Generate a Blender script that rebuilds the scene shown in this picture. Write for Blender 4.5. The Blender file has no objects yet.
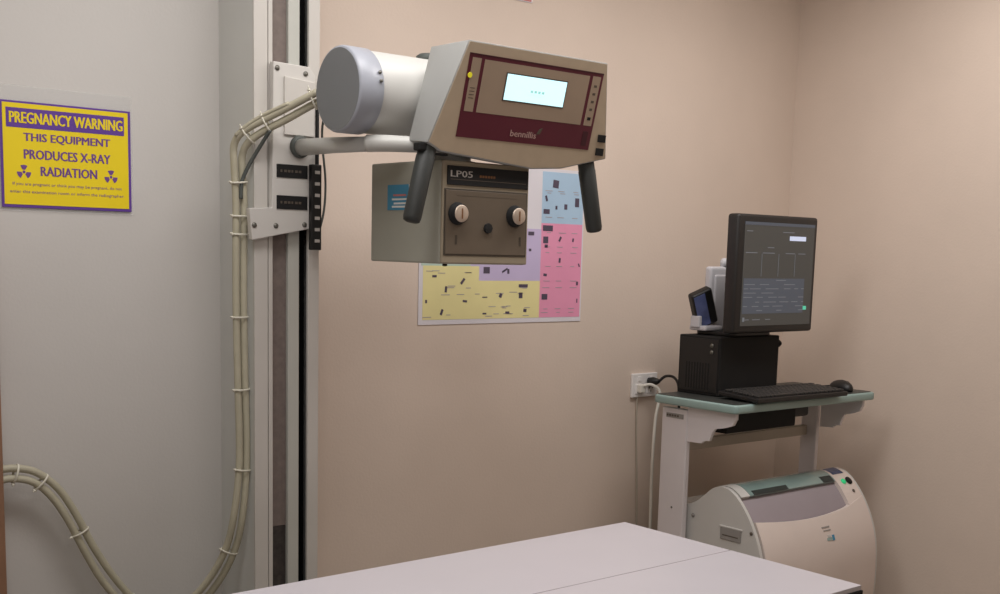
import bpy, bmesh, math, random
from mathutils import Vector, Matrix
random.seed(4)
SC = bpy.context.scene
COL = SC.collection
PI = math.pi

# ------------------------------------------------------------------ materials
def s2l(c):
    return tuple(((v/12.92) if v <= 0.04045 else ((v+0.055)/1.055)**2.4) for v in c)

def mat(name, rgb, rough=0.5, metal=0.0, var=0.04, scale=8.0, bump=0.0, bscale=200.0, emis=0.0, trans=0.0, coat=0.0, alpha=1.0, spec=0.5):
    """procedural principled material: base colour gently mottled by noise, optional fine bump"""
    m = bpy.data.materials.new(name); m.use_nodes = True
    nt = m.node_tree; b = nt.nodes['Principled BSDF']
    c = s2l([v/255 for v in rgb])
    tc = nt.nodes.new('ShaderNodeTexCoord')
    if var > 0:
        nz = nt.nodes.new('ShaderNodeTexNoise'); nz.inputs['Scale'].default_value = scale; nz.inputs['Detail'].default_value = 4
        rp = nt.nodes.new('ShaderNodeValToRGB')
        rp.color_ramp.elements[0].position = .3; rp.color_ramp.elements[1].position = .7
        rp.color_ramp.elements[0].color = (*[v*(1-var) for v in c], 1)
        rp.color_ramp.elements[1].color = (*[min(1, v*(1+var)) for v in c], 1)
        nt.links.new(tc.outputs['Object'], nz.inputs['Vector']); nt.links.new(nz.outputs['Fac'], rp.inputs['Fac'])
        nt.links.new(rp.outputs['Color'], b.inputs['Base Color'])
    else:
        b.inputs['Base Color'].default_value = (*c, 1)
    b.inputs['Roughness'].default_value = rough; b.inputs['Metallic'].default_value = metal
    b.inputs['Specular IOR Level'].default_value = spec
    b.inputs['Transmission Weight'].default_value = trans; b.inputs['Coat Weight'].default_value = coat
    b.inputs['Alpha'].default_value = alpha
    if emis > 0:
        b.inputs['Emission Color'].default_value = (*c, 1); b.inputs['Emission Strength'].default_value = emis
    if bump > 0:
        n2 = nt.nodes.new('ShaderNodeTexNoise'); n2.inputs['Scale'].default_value = bscale; n2.inputs['Detail'].default_value = 3
        bp = nt.nodes.new('ShaderNodeBump'); bp.inputs['Strength'].default_value = bump; bp.inputs['Distance'].default_value = .002
        nt.links.new(tc.outputs['Object'], n2.inputs['Vector']); nt.links.new(n2.outputs['Fac'], bp.inputs['Height'])
        nt.links.new(bp.outputs['Normal'], b.inputs['Normal'])
    return m

M = {
 'wall_tan':   mat('wall tan tone', (222,205,191), .85, var=.03, scale=3, bump=.25, bscale=120, spec=.25),
 'wall_grey':  mat('wall grey tone', (206,202,197), .8, var=.02, scale=3, bump=.2, bscale=120, spec=.25),
 'floor':      mat('vinyl floor', (150,140,128), .5, var=.12, scale=30),
 'ceiling':    mat('ceiling tile', (225,222,215), .9, var=.04, scale=40, bump=.5),
 'wood':       mat('stained wood casing', (146,110,86), .5, var=.15, scale=6),
 'cream':      mat('cream enamel', (204,199,192), .38, var=.02),
 'cream_lt':   mat('light enamel', (210,206,200), .35, var=.02),
 'colgrey':    mat('column grey enamel', (210,210,205), .45, var=.02),
 'rail':       mat('pale green grey rail', (190,190,182), .4, metal=.0, var=.02),
 'belt':       mat('brown woven belt', (120,108,102), .8, var=.12, scale=60),
 'brush':      mat('dark brush strip', (62,56,52), .9, var=.3, scale=80),
 'black':      mat('black plastic', (26,25,25), .45, var=.1, scale=20),
 'blackm':     mat('matt black', (17,16,16), .8, var=.1),
 'slot_shade':       mat('painted slot shade', (7,7,7), .95, var=0, spec=.1),
 'handle':     mat('dark grip rubber', (48,50,48), .55, var=.08, bump=.3),
 'capgrey':    mat('blue grey cap plastic', (164,167,176), .35, var=.02),
 'capface':    mat('grey cap face plastic', (118,120,122), .5, var=.02),
 'tubecream':  mat('warm ivory housing paint', (198,197,192), .4, var=.02),
 'headside':   mat('pale grey housing', (164,164,161), .45, var=.02),
 'headface':   mat('taupe panel', (186,168,144), .5, var=.04, scale=30),
 'maroon':     mat('maroon overlay', (92,30,46), .4, var=.05),
 'maroon_dk':  mat('dark maroon', (66,22,34), .4, var=.05),
 'taupe2':     mat('taupe overlay', (164,144,124), .45, var=.04),
 'lcd':        mat('lit lcd', (190,232,240), .3, var=.0, emis=1.15),
 'lcdtext':    mat('lcd faint text', (150,198,190), .3, var=.0, emis=.8),
 'led':        mat('yellow led', (215,205,50), .3, var=0, emis=.35),
 'logo':       mat('pale pink print', (190,158,150), .5, var=0),
 'greyprint':  mat('dark print', (88,78,68), .5, var=0),
 'collside':   mat('collimator grey paint', (160,158,146), .5, var=.03),
 'collframe':  mat('collimator tan frame', (150,138,118), .5, var=.03),
 'collface':   mat('collimator brown face', (104,92,78), .5, var=.05, scale=20),
 'colledge':   mat('collimator face edge', (72,64,54), .5, var=.05),
 'knobtop':    mat('brushed knob top', (200,182,165), .35, metal=.35, var=.12, scale=40),
 'silver':     mat('silver print', (180,174,168), .5, var=0),
 'orange':     mat('dim orange print', (120,80,45), .5, var=0),
 'bluelabel':  mat('blue label', (62,140,176), .5, var=.05),
 'white':      mat('white print', (232,230,226), .5, var=0),
 'cable':      mat('beige cable jacket', (184,178,156), .55, var=.05, scale=25),
 'tie':        mat('nylon tie', (226,222,206), .45, var=.03),
 'bolt':       mat('bolt head', (120,118,110), .4, metal=.5, var=.1),
 'collar':     mat('dark green grey rubber', (84,88,84), .6, var=.05),
 'yellow':     mat('sign yellow', (238,212,30), .45, var=.02),
 'purple':     mat('sign purple', (98,62,150), .45, var=.03),
 'violet':     mat('sign violet letters', (112,72,140), .45, var=.02),
 'acrylic':    mat('clear acrylic', (238,238,236), .15, var=0, trans=0, alpha=.16),
 'p_white':    mat('poster paper', (226,222,228), .6, var=.02),
 'p_blue':     mat('poster blue', (176,204,228), .6, var=.03),
 'p_pink':     mat('poster pink', (236,156,188), .6, var=.03),
 'p_yellow':   mat('poster yellow', (236,226,164), .6, var=.04),
 'p_purple':   mat('poster lilac', (202,188,222), .6, var=.03),
 'p_green':    mat('poster mint', (190,212,200), .6, var=.03),
 'p_ink':      mat('poster ink', (84,74,92), .6, var=.1),
 'p_grey':     mat('poster grey print', (176,166,172), .6, var=.1),
 'teal':       mat('sea green laminate edge', (152,176,172), .4, var=.03),
 'mattop':     mat('dark worktop', (58,60,58), .45, var=.05),
 'cartpaint':  mat('cart pinkish white enamel', (226,220,222), .45, var=.02),
 'cartbeige':  mat('cart beige enamel', (186,176,162), .5, var=.02),
 'screen':     mat('dark lit screen', (62,62,60), .3, var=.0, emis=.42),
 'screen2':    mat('screen panel', (70,76,86), .3, var=.0, emis=.45),
 'screenln':   mat('screen lines', (100,104,110), .3, var=.0, emis=.6),
 'screenhi':   mat('screen highlight', (176,184,206), .3, var=.0, emis=.8),
 'screengr':   mat('screen green dot', (80,180,150), .3, var=.0, emis=.7),
 'bezel':      mat('monitor bezel', (34,31,30), .5, var=.05),
 'bluegrey':   mat('handset blue face', (96,106,150), .25, var=.3, scale=14),
 'devwhite':   mat('off white plastic', (206,204,208), .5, var=.04),
 'scanside':   mat('scanner light grey', (204,202,198), .5, var=.02),
 'scanfront':  mat('scanner beige front', (226,212,204), .45, var=.02),
 'scandrum':   mat('scanner grey drum', (158,148,154), .4, var=.03),
 'glass':      mat('green tinted lid', (138,160,156), .15, var=.12, scale=7, coat=.5),
 'darkslot':   mat('dark slot', (46,54,52), .5, var=.1),
 'navy':       mat('navy display', (52,62,92), .25, var=.05, emis=.1),
 'green':      mat('green button', (40,190,120), .35, var=.05, emis=.45),
 'pinkbtn':    mat('pink print', (206,120,130), .5, var=0),
 'vent':       mat('moulded grip', (150,146,142), .6, var=.05),
 'tabletop':   mat('table laminate', (203,198,204), .35, var=.015, scale=5),
 'alu':        mat('greenish aluminium', (176,182,168), .35, metal=.5, var=.04),
 'seam':       mat('seam grey', (150,140,146), .6, var=0),
 'outlet':     mat('outlet plate', (240,236,234), .4, var=.01),
 'cordwhite':  mat('white cord', (228,224,214), .5, var=.03),
 'redpink':    mat('pink red paper', (196,120,118), .6, var=.05),
 'keys':       mat('key caps', (40,38,37), .55, var=.1, scale=40),
}

# ------------------------------------------------------------------ mesh builder
class MB:
    def __init__(self):
        self.bm = bmesh.new(); self.mats = []
    def mi(self, m):
        if m not in self.mats: self.mats.append(m)
        return self.mats.index(m)
    def merge(self, b, m, X=None, smooth=False):
        if X is not None: bmesh.ops.transform(b, matrix=X, verts=b.verts)
        i = self.mi(m); mp = {}
        for v in b.verts: mp[v] = self.bm.verts.new(v.co)
        for f in b.faces:
            try: nf = self.bm.faces.new([mp[v] for v in f.verts])
            except ValueError: continue
            nf.material_index = i; nf.smooth = smooth
        b.free()
    def box(self, a, c, m, bev=0.0, seg=2, X=None):
        b = bmesh.new(); bmesh.ops.create_cube(b, size=1)
        d = [abs(c[i]-a[i]) for i in range(3)]; o = [(c[i]+a[i])/2 for i in range(3)]
        bmesh.ops.scale(b, vec=d, verts=b.verts); bmesh.ops.translate(b, vec=o, verts=b.verts)
        if bev > 0:
            bmesh.ops.bevel(b, geom=list(b.edges), offset=min(bev, min(d)*.45), segments=seg, profile=.5, affect='EDGES')
        self.merge(b, m, X); return self
    def prism(self, pts, depth, m, bev=0.0, X=None, smooth=False, seg=2):
        """pts: closed 3d polygon (planar); depth: extrusion vector"""
        b = bmesh.new(); vs = [b.verts.new(p) for p in pts]; f = b.faces.new(vs)
        r = bmesh.ops.extrude_face_region(b, geom=[f])
        bmesh.ops.translate(b, vec=depth, verts=[v for v in r['geom'] if isinstance(v, bmesh.types.BMVert)])
        bmesh.ops.recalc_face_normals(b, faces=b.faces)
        if bev > 0: bmesh.ops.bevel(b, geom=list(b.edges), offset=bev, segments=seg, profile=.5, affect='EDGES')
        self.merge(b, m, X, smooth); return self
    def hexa(self, p, m, bev=0.0):
        """p: 8 corners, first 4 loop of one face, last 4 the opposite in the same order"""
        b = bmesh.new(); v = [b.verts.new(q) for q in p]
        for q in ((0,1,2,3),(7,6,5,4),(0,4,5,1),(1,5,6,2),(2,6,7,3),(3,7,4,0)): b.faces.new([v[i] for i in q])
        bmesh.ops.recalc_face_normals(b, faces=b.faces)
        if bev > 0: bmesh.ops.bevel(b, geom=list(b.edges), offset=bev, segments=2, profile=.5, affect='EDGES')
        self.merge(b, m); return self
    def lathe(self, prof, origin, axis, m, n=40, smooth=True):
        """prof: (radius, distance along axis) list"""
        ax = Vector(axis).normalized(); q = Vector((0,0,1)).rotation_difference(ax).to_matrix().to_4x4()
        b = bmesh.new(); rings = []
        for r, h in prof:
            if r < 1e-6: rings.append([b.verts.new((0,0,h))])
            else: rings.append([b.verts.new((r*math.cos(2*PI*k/n), r*math.sin(2*PI*k/n), h)) for k in range(n)])
        for A, B in zip(rings, rings[1:]):
            for k in range(n):
                k2 = (k+1) % n
                if len(A) == 1 and len(B) == 1: continue
                if len(A) == 1: b.faces.new((A[0], B[k], B[k2]))
                elif len(B) == 1: b.faces.new((A[k], A[k2], B[0]))
                else: b.faces.new((A[k], A[k2], B[k2], B[k]))
        for R_ in (rings[0], rings[-1]):
            if len(R_) > 1: b.faces.new(R_)
        bmesh.ops.recalc_face_normals(b, faces=b.faces)
        self.merge(b, m, Matrix.Translation(origin) @ q, smooth)
        return self
    def tube(self, pts, r, m, n=12, sub=6, caps=True):
        P = spline(pts, sub) if sub > 1 else [Vector(p) for p in pts]
        rs = r if isinstance(r, (list, tuple)) else [r]*len(P)
        if len(rs) != len(P):
            rs = [rs[0] + (rs[-1]-rs[0])*i/(len(P)-1) for i in range(len(P))]
        b = bmesh.new(); rings = []; ref = None
        for i, p in enumerate(P):
            t = (P[min(i+1, len(P)-1)] - P[max(i-1, 0)]).normalized()
            if ref is None: ref = t.orthogonal().normalized()
            else: ref = (ref - t*ref.dot(t)).normalized()
            bi = t.cross(ref)
            rings.append([b.verts.new(p + (ref*math.cos(2*PI*k/n) + bi*math.sin(2*PI*k/n))*rs[i]) for k in range(n)])
        for A, B in zip(rings, rings[1:]):
            for k in range(n): b.faces.new((A[k], A[(k+1)%n], B[(k+1)%n], B[k]))
        if caps: b.faces.new(rings[0]); b.faces.new(rings[-1])
        bmesh.ops.recalc_face_normals(b, faces=b.faces)
        self.merge(b, m, None, True); return self
    def poly(self, pts, m):
        i = self.mi(m); f = self.bm.faces.new([self.bm.verts.new(p) for p in pts]); f.material_index = i; return self
    def text(self, s, m, X, width=None, height=None, bold=0.0, align='LEFT'):
        cu = bpy.data.curves.new('t', 'FONT'); cu.body = s;  cu.align_x = align; cu.resolution_u = 2
        ob = bpy.data.objects.new('t', cu); COL.objects.link(ob)
        dg = bpy.context.evaluated_depsgraph_get(); dg.update()
        me = bpy.data.meshes.new_from_object(ob.evaluated_get(dg))
        b = bmesh.new(); b.from_mesh(me)
        xs = [v.co.x for v in b.verts]; ys = [v.co.y for v in b.verts]
        cx = {'LEFT': min(xs), 'CENTER': (min(xs)+max(xs))/2}[align]; y0 = min(ys)
        sx = width/(max(xs)-min(xs)) if width else height/(max(ys)-min(ys))
        sy = height/(max(ys)-min(ys)) if height else sx
        for v in b.verts: v.co = Vector(((v.co.x-cx)*sx, (v.co.y-y0)*sy, 0))
        if bold > 0:
            H_ = height or (max(ys)-min(ys))*sy
            for k, dx in enumerate((-1, -.5, .5, 1)):
                c = b.copy(); bmesh.ops.translate(c, vec=(dx*bold*H_*2.2, 0, .00003*(k+1)), verts=c.verts); self.merge(c, m, X)
        self.merge(b, m, X)
        bpy.data.objects.remove(ob); bpy.data.curves.remove(cu); bpy.data.meshes.remove(me)
        return self
    def obj(self, name, parent=None, sharp=True):
        me = bpy.data.meshes.new(name); self.bm.normal_update(); self.bm.to_mesh(me); self.bm.free()
        for m in self.mats: me.materials.append(m if not isinstance(m, str) else M[m])
        o = bpy.data.objects.new(name, me); COL.objects.link(o)
        if parent is not None: o.parent = parent; o.matrix_parent_inverse = Matrix.Translation(-wloc(parent))
        return o

def wloc(o):
    v = Vector(o.location); p = o.parent
    return v      # every parent is placed in world coordinates (its own location plus the inverse)

def spline(pts, sub):
    P = [Vector(p) for p in pts]; out = []
    for i in range(len(P)-1):
        p0 = P[max(i-1, 0)]; p1 = P[i]; p2 = P[i+1]; p3 = P[min(i+2, len(P)-1)]
        for k in range(sub):
            t = k/sub
            out.append(0.5*((2*p1)+(p2-p0)*t+(2*p0-5*p1+4*p2-p3)*t*t+(3*p1-p0-3*p2+p3)*t**3))
    out.append(P[-1]); return out

def thing(name, label, cat, loc, group=None):
    o = bpy.data.objects.new(name, None); COL.objects.link(o); o.location = loc
    o.empty_display_size = .1; o['label'] = label; o['category'] = cat
    if group: o['group'] = group
    return o
def tag(o, label, cat, group=None):
    o['label'] = label; o['category'] = cat
    if group: o['group'] = group
    return o
def struct(o):
    o['kind'] = 'structure'; return o

def smooth_by_angle(o, ang=35):
    me = o.data
    for p in me.polygons: p.use_smooth = True
    try: me.set_sharp_from_angle(angle=math.radians(ang))
    except Exception: pass
    return o

# mapping: text plane facing -y (x right, z up)
def XF(x, y, z): return Matrix.Translation((x, y, z)) @ Matrix.Rotation(PI/2, 4, 'X')
# text plane facing -x (text runs towards -y)
def XL(x, y, z): return Matrix.Translation((x, y, z)) @ Matrix.Rotation(-PI/2, 4, 'Z') @ Matrix.Rotation(PI/2, 4, 'X')

# ------------------------------------------------------------------ the room
W = 2.9; RX = 3.91; CH = 2.62
struct(MB().box((-1.6,-1.6,-.05), (RX+.1,W+.1,0), 'floor').obj('floor'))
struct(MB().box((-1.6,-1.6,CH), (RX+.1,W+.1,CH+.05), 'ceiling').obj('ceiling'))
mb = MB(); mb.box((1.46,W,0), (RX+.1,W+.1,CH), 'wall_tan'); mb.box((-1.6,W,0), (1.46,W+.1,CH), 'wall_grey')  # wall colour changes from grey to tan behind the column
struct(mb.obj('wall_back'))
struct(MB().box((RX,-1.6,0), (RX+.1,W,CH), 'wall_tan').obj('wall_right'))
struct(MB().box((-1.7,-1.6,0), (-1.6,W,CH), 'wall_grey').obj('wall_left'))
struct(MB().box((-1.6,-1.7,0), (RX,-1.6,CH), 'wall_tan').obj('wall_front'))
mb = MB(); mb.box((.79,2.82,0), (.8545,2.9,1.5), 'wood', .004); mb.box((.70,2.80,0), (.79,2.9,1.5), 'wood', .004)
struct(mb.obj('trim_1'))

# ------------------------------------------------------------------ warning sign
sx0, sx1, sz0, sz1 = .893, 1.207, 1.520, 1.766
t = thing('warning_sign', 'yellow and purple pregnancy warning sign in clear acrylic holder on grey wall', 'sign', (1.05, 2.9, sz0-.01))
mb = MB(); mb.box((sx0-.012, 2.896, sz0-.008), (sx1+.006, 2.899, sz1+.036), 'acrylic', .001); mb.obj('acrylic_holder', t)
yb = 2.8955
mb = MB(); mb.box((sx0, 2.894, sz0), (sx1, yb, sz1), 'purple', .0008)
mb.box((sx0+.006, 2.8932, sz0+.007), (sx1-.007, 2.894, sz1-.005), 'yellow')
mb.obj('printed_sheet', t)
w = sx1-sx0; h = sz1-sz0; cxs = (sx0+sx1)/2
mb = MB(); mb.box((sx0+.014, 2.8927, sz1-.061), (sx1-.017, 2.8932, sz1-.016), 'purple'); mb.obj('title_band', t)
mb = MB()
mb.text('PREGNANCY WARNING', 'yellow', XF(cxs, 2.8922, sz1-.0505), width=w*.86, height=.026, bold=.02, align='CENTER'); mb.obj('title_lettering', t); mb = MB()
mb.text('THIS EQUIPMENT', 'violet', XF(cxs, 2.8927, sz1-.094), width=w*.66, height=.022, bold=.02, align='CENTER')
mb.text('PRODUCES X-RAY', 'violet', XF(cxs, 2.8927, sz1-.132), width=w*.66, height=.022, bold=.02, align='CENTER')
mb.text('RADIATION', 'violet', XF(cxs+.002, 2.8927, sz1-.170), width=w*.43, height=.022, bold=.02, align='CENTER')
mb.text('If you are pregnant or think you may be pregnant, do not', 'violet', XF(cxs, 2.8927, sz1-.196), width=w*.84, height=.009, align='CENTER')
mb.text('enter this examination room or inform the radiographer.', 'violet', XF(cxs, 2.8927, sz1-.214), width=w*.88, height=.009, align='CENTER')
mb.obj('lettering', t)
for cx, cz in ((sx0+.052, sz1-.163), (sx1-.052, sz1-.163)):          # trefoils
    n = 10; mb = MB()
    for a0 in (90, 210, 330):
        pts = []
        for k in range(n+1):
            a = math.radians(a0-30+60*k/n); pts.append((cx+.0165*math.cos(a), 2.8927, cz+.0165*math.sin(a)))
        for k in range(n+1):
            a = math.radians(a0+30-60*k/n); pts.append((cx+.0055*math.cos(a), 2.8927, cz+.0055*math.sin(a)))
        mb.poly(pts, 'violet')
    mb.poly([(cx+.0035*math.cos(2*PI*k/12), 2.8927, cz+.0035*math.sin(2*PI*k/12)) for k in range(12)], 'violet')
    mb.obj('radiation_symbol', t)

# ------------------------------------------------------------------ wall chart
px0, px1, pz0, pz1 = 2.102, 2.782, 1.217, 1.716
mb = MB(); mb.box((px0, 2.8975, pz0), (px1, 2.8995, pz1), 'p_white')
yp = 2.8972
def pr(x0, x1, z0, z1, m, d=0): mb.box((x0, yp-.0003-d, z0), (x1, yp+.0003, z1), m)
pr(px0+.015, 2.335, 1.232, 1.397, 'p_yellow'); pr(2.335, 2.592, 1.232, 1.352, 'p_yellow')
pr(px0+.008, 2.30, 1.397, 1.72-.02, 'p_green')
pr(2.335, 2.592, 1.352, 1.520, 'p_purple'); pr(2.30, 2.335, 1.397, 1.52, 'p_purple'); pr(2.30, 2.50, 1.52, 1.70, 'p_blue')
pr(2.592, px1-.006, 1.232, 1.540, 'p_pink'); pr(2.592, px1-.006, 1.540, 1.706, 'p_blue')
def ink(x, z, sx_, sz_, rot=0, m='p_ink'):
    X = Matrix.Translation((x, yp-.0008, z)) @ Matrix.Rotation(rot, 4, 'Y')
    mb.box((-sx_*.42, -.0002, -sz_*.42), (sx_*.42, .0002, sz_*.42), m, X=X)
R_ = random.Random(9)
icons = [(2.16,1.365,.02,.008,0),(2.205,1.325,.010,.022,.1),(2.27,1.350,.010,.026,.7),(2.28,1.288,.020,.008,.1),(2.19,1.255,.010,.022,.4),
 (2.36,1.30,.024,.004,0),(2.425,1.305,.014,.016,.4),(2.51,1.305,.018,.022,0),(2.52,1.336,.046,.012,0),(2.455,1.250,.020,.009,0),(2.53,1.256,.016,.012,.1),
 (2.36,1.248,.018,.006,0),(2.13,1.288,.008,.012,0),(2.365,1.385,.030,.024,.0),(2.44,1.385,.030,.007,-.5),(2.455,1.382,.010,.018,0),
 (2.545,1.452,.012,.010,0),(2.548,1.505,.030,.014,0),(2.62,1.524,.052,.022,0),(2.612,1.486,.026,.026,0),(2.615,1.466,.016,.012,0),(2.676,1.490,.010,.020,.5),
 (2.735,1.488,.008,.014,.2),(2.677,1.420,.010,.018,.1),(2.614,1.372,.018,.010,.1),(2.76,1.344,.010,.014,0),(2.614,1.300,.030,.022,0),(2.766,1.405,.006,.014,-.4),
 (2.762,1.286,.005,.016,0),(2.612,1.578,.032,.018,0),(2.650,1.668,.030,.030,.1),(2.610,1.620,.010,.022,-.3),(2.655,1.592,.010,.014,0),(2.697,1.596,.016,.020,0),
 (2.748,1.612,.022,.034,0),(2.22,1.415,.04,.008,0)]
for i in icons: ink(*i)
for k in range(34):                                                    # faint printed captions
    x = R_.uniform(2.13, 2.56); z = R_.choice([1.243,1.268,1.312,1.332,1.378]) + R_.uniform(-.004,.004)
    if z > 1.35 and x > 2.31: continue
    ink(x, z, R_.uniform(.018,.04), .0025, 0, 'p_grey')
for z in (1.445,1.40,1.352,1.33,1.26,1.248,1.464,1.51,1.645,1.56,1.638):
    for x in (2.62,2.68,2.74): ink(x+R_.uniform(-.006,.006), z, R_.uniform(.02,.04), .0025, 0, 'p_grey')
tag(mb.obj('wall_chart'), 'x-ray technique poster in blue, pink, lilac and yellow blocks behind the collimator', 'poster')
# pink-edged notice, only its lower edge in the photo
mb = MB(); mb.box((2.405,2.8965,2.222),(2.525,2.8995,2.40),'p_white'); mb.box((2.41,2.896,2.224),(2.52,2.8966,2.29),'redpink')
tag(mb.obj('wall_notice'), 'pink-edged notice high on the tan wall above the control head', 'notice')

# ------------------------------------------------------------------ outlet and cords
t = thing('power_outlet', 'white double wall socket beside the cart worktop', 'outlet', (3.105, 2.9, .98))
MB().box((3.042,2.888,.938),(3.172,2.8995,1.024),'outlet',.003).obj('cover_plate', t)
for x in (3.077, 3.137):
    mb = MB(); mb.box((x-.020,2.886,.950),(x+.020,2.8885,.985),'outlet',.002)
    for dx, r in ((-.008,.4),(.008,-.4)): mb.box((-.0015,-.0004,-.005),(.0015,.001,.005),'blackm',X=Matrix.Translation((x+dx,2.8858,.972))@Matrix.Rotation(r,4,'Y'))
    mb.box((x-.0015,2.8856,.954),(x+.0015,2.887,.963),'blackm'); mb.box((x-.008,2.884,.996),(x+.008,2.8885,1.012),'outlet',.001)
    mb.obj('socket', t)
t = thing('power_lead', 'black power plug and cord arching from wall socket behind the cart', 'cord', (3.12, 2.88, .985))
mb = MB(); mb.lathe([(.004,0),(.017,.001),(.017,.020),(.010,.036),(.006,.044),(.0,.044)], (3.125,2.886,.990), (.3,-1,.2), 'black', 20); mb.obj('plug', t)
MB().tube([(3.137,2.846,.998),(3.15,2.83,1.016),(3.158,2.80,1.016),(3.146,2.765,.995),(3.118,2.735,.955),(3.10,2.715,.90),(3.10,2.71,.80)], .005, 'black').obj('cord', t)
t = thing('power_lead', 'white cord drooping from wall socket down beside the cart leg', 'cord', (3.08, 2.88, .97))
mb = MB(); mb.box((3.064,2.866,.956),(3.090,2.887,.986),'cordwhite',.004); mb.obj('plug', t)
MB().tube([(3.078,2.868,.982),(3.103,2.85,.985),(3.125,2.83,.955),(3.090,2.815,.863),(3.078,2.81,.682),(3.082,2.81,.48),(3.082,2.81,.25),(3.082,2.815,.02)], .0058, 'cordwhite').obj('cord', t)
mb = MB(); mb.tube([(3.075,2.894,.937),(3.078,2.894,.82),(3.10,2.894,.465),(3.105,2.894,.0)], .003, 'cartbeige')
tag(mb.obj('cable_conduit'), 'thin tan cord running down the wall under the socket', 'cord')

# ------------------------------------------------------------------ tube column
t = thing('tube_stand', 'tall floor-to-ceiling grey column that carries the x-ray tube', 'column', (1.545, 2.8, 0))
Z0, Z1 = .02, 2.60
mb = MB(); mb.box((1.451,2.712,Z0),(1.456,2.9006,Z1),'colgrey'); mb.box((1.452,2.89,Z0),(1.638,2.895,Z1),'colgrey'); mb.box((1.634,2.712,Z0),(1.639,2.8995,Z1),'colgrey'); mb.obj('housing', t)
mb = MB(); mb.box((1.4505,2.710,Z0),(1.489,2.718,Z1),'cream',.0015); mb.box((1.492,2.712,Z0),(1.504,2.724,Z1),'cream',.0015); mb.obj('front_flange', t)
MB().box((1.607,2.710,Z0),(1.640,2.720,Z1),'cream',.0015).obj('front_flange', t)
mb = MB(); mb.box((1.456,2.80,Z0),(1.634,2.81,Z1),'blackm'); mb.box((1.584,2.730,Z0),(1.6065,2.80,Z1),'slot_shade'); mb.obj('inner_back', t)  # solid block fills the slot; its near-black colour stands in for deep shade
mb = MB(); mb.box((1.505,2.726,.704),(1.550,2.730,Z1),'belt'); mb.obj('counterweight_belt', t)
mb = MB(); mb.box((1.505,2.727,Z0),(1.550,2.735,.703),'brush'); mb.obj('brush_strip', t)
mb = MB(); mb.box((1.551,2.716,Z0),(1.584,2.735,Z1),'rail',.002); mb.obj('guide_rail', t)
MB().box((1.40,2.66,0),(1.69,2.897,.02),'colgrey',.004).obj('base_plate', t)
MB().box((1.42,2.69,2.60),(1.67,2.897,2.619),'colgrey',.003).obj('ceiling_bracket', t)

# ------------------------------------------------------------------ x-ray tube assembly
A = thing('xray_tube_assembly', 'x-ray tube with lit control head, collimator and arm on the column carriage', 'x-ray machine', (1.836, 2.42, 1.66))
# carriage
q = 2.69/2.65
def cz_(z): return 1.45+(z-1.45)*q
CP = [(1.405,1.536),(1.413,1.458),(1.575,1.490),(1.590,1.494),(1.590,1.872),(1.574,1.892),(1.472,1.895),(1.468,1.54)]
mb = MB()
mb.prism([(x*q,2.69,cz_(z)) for x, z in CP], (0,.019,0), 'cream_lt', .002)
car = mb.obj('carriage', A)
mb = MB(); mb.prism([(x*q,2.684,cz_(z)) for x, z in ((1.500,1.72),(1.500,1.862),(1.586,1.855),(1.586,1.72))], (0,.007,0), 'cream', .002); mb.obj('raised_cover', car)
for x, z in ((1.482,1.880),(1.562,1.874),(1.478,1.495),(1.560,1.500),(1.418,1.495)):
    MB().lathe([(0,0),(.0065,.001),(.0065,.005),(0,.005)], (x*q,2.687,cz_(z)), (0,1,0), 'bolt', 16).obj('bolt', car)
for z0, z1, s_ in ((1.615,1.648,'SOURCE DISTANCE'),(1.537,1.571,'TUBE  LOCK')):
    mb = MB(); mb.box((1.480*q,2.6875,cz_(z0)),(1.568*q,2.6905,cz_(z1)),'blackm',.001)
    for k in range(6): mb.box((1.490*q+k*.0105,2.6868,cz_((z0+z1)/2-.003)),(1.490*q+k*.0105+(.0075 if k%3 else .005),2.6876,cz_((z0+z1)/2+.003)),'greyprint')
    mb.obj('label_strip', car)
mb = MB(); mb.box((1.590*q,2.680,cz_(1.437)),(1.596*q,2.689,cz_(1.80)),'blackm'); mb.box((1.571*q,2.672,cz_(1.437)),(1.600*q,2.688,cz_(1.652)),'black',.002)
for k in range(7): mb.box((1.580*q,2.6705,cz_(1.456+k*.0287)),(1.594*q,2.673,cz_(1.464+k*.0287)),'silver',.0005)
mb.obj('terminal_strip', car)
MB().tube([(1.60,2.61,1.80),(1.612,2.65,1.75),(1.628,2.675,1.70),(1.640,2.68,1.616),(1.636,2.68,1.54),(1.618,2.68,1.472)], .003, 'collar', 8).obj('thin_wire', car)
# arm
mb = MB(); mb.lathe([(.020,-.004),(.027,-.002),(.029,.004),(.027,.012),(.020,.014)], (1.567,2.690,1.697), (.1,-1,0), 'collar', 32); mb.obj('arm_collar', car)
mb = MB(); mb.tube([(1.567,2.70,1.696),(1.567,2.52,1.693),(1.585,2.37,1.690)], [.0215,.0175], 'tubecream', 24, sub=1)
arm = mb.obj('support_arm', A)
mb = MB(); mb.tube([(1.575,2.385,1.691),(1.600,2.345,1.691),(1.64,2.31,1.690),(1.70,2.275,1.690)], [.0205,.018], 'tubecream', 24, sub=5); mb.obj('pivot_joint', arm)
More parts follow.
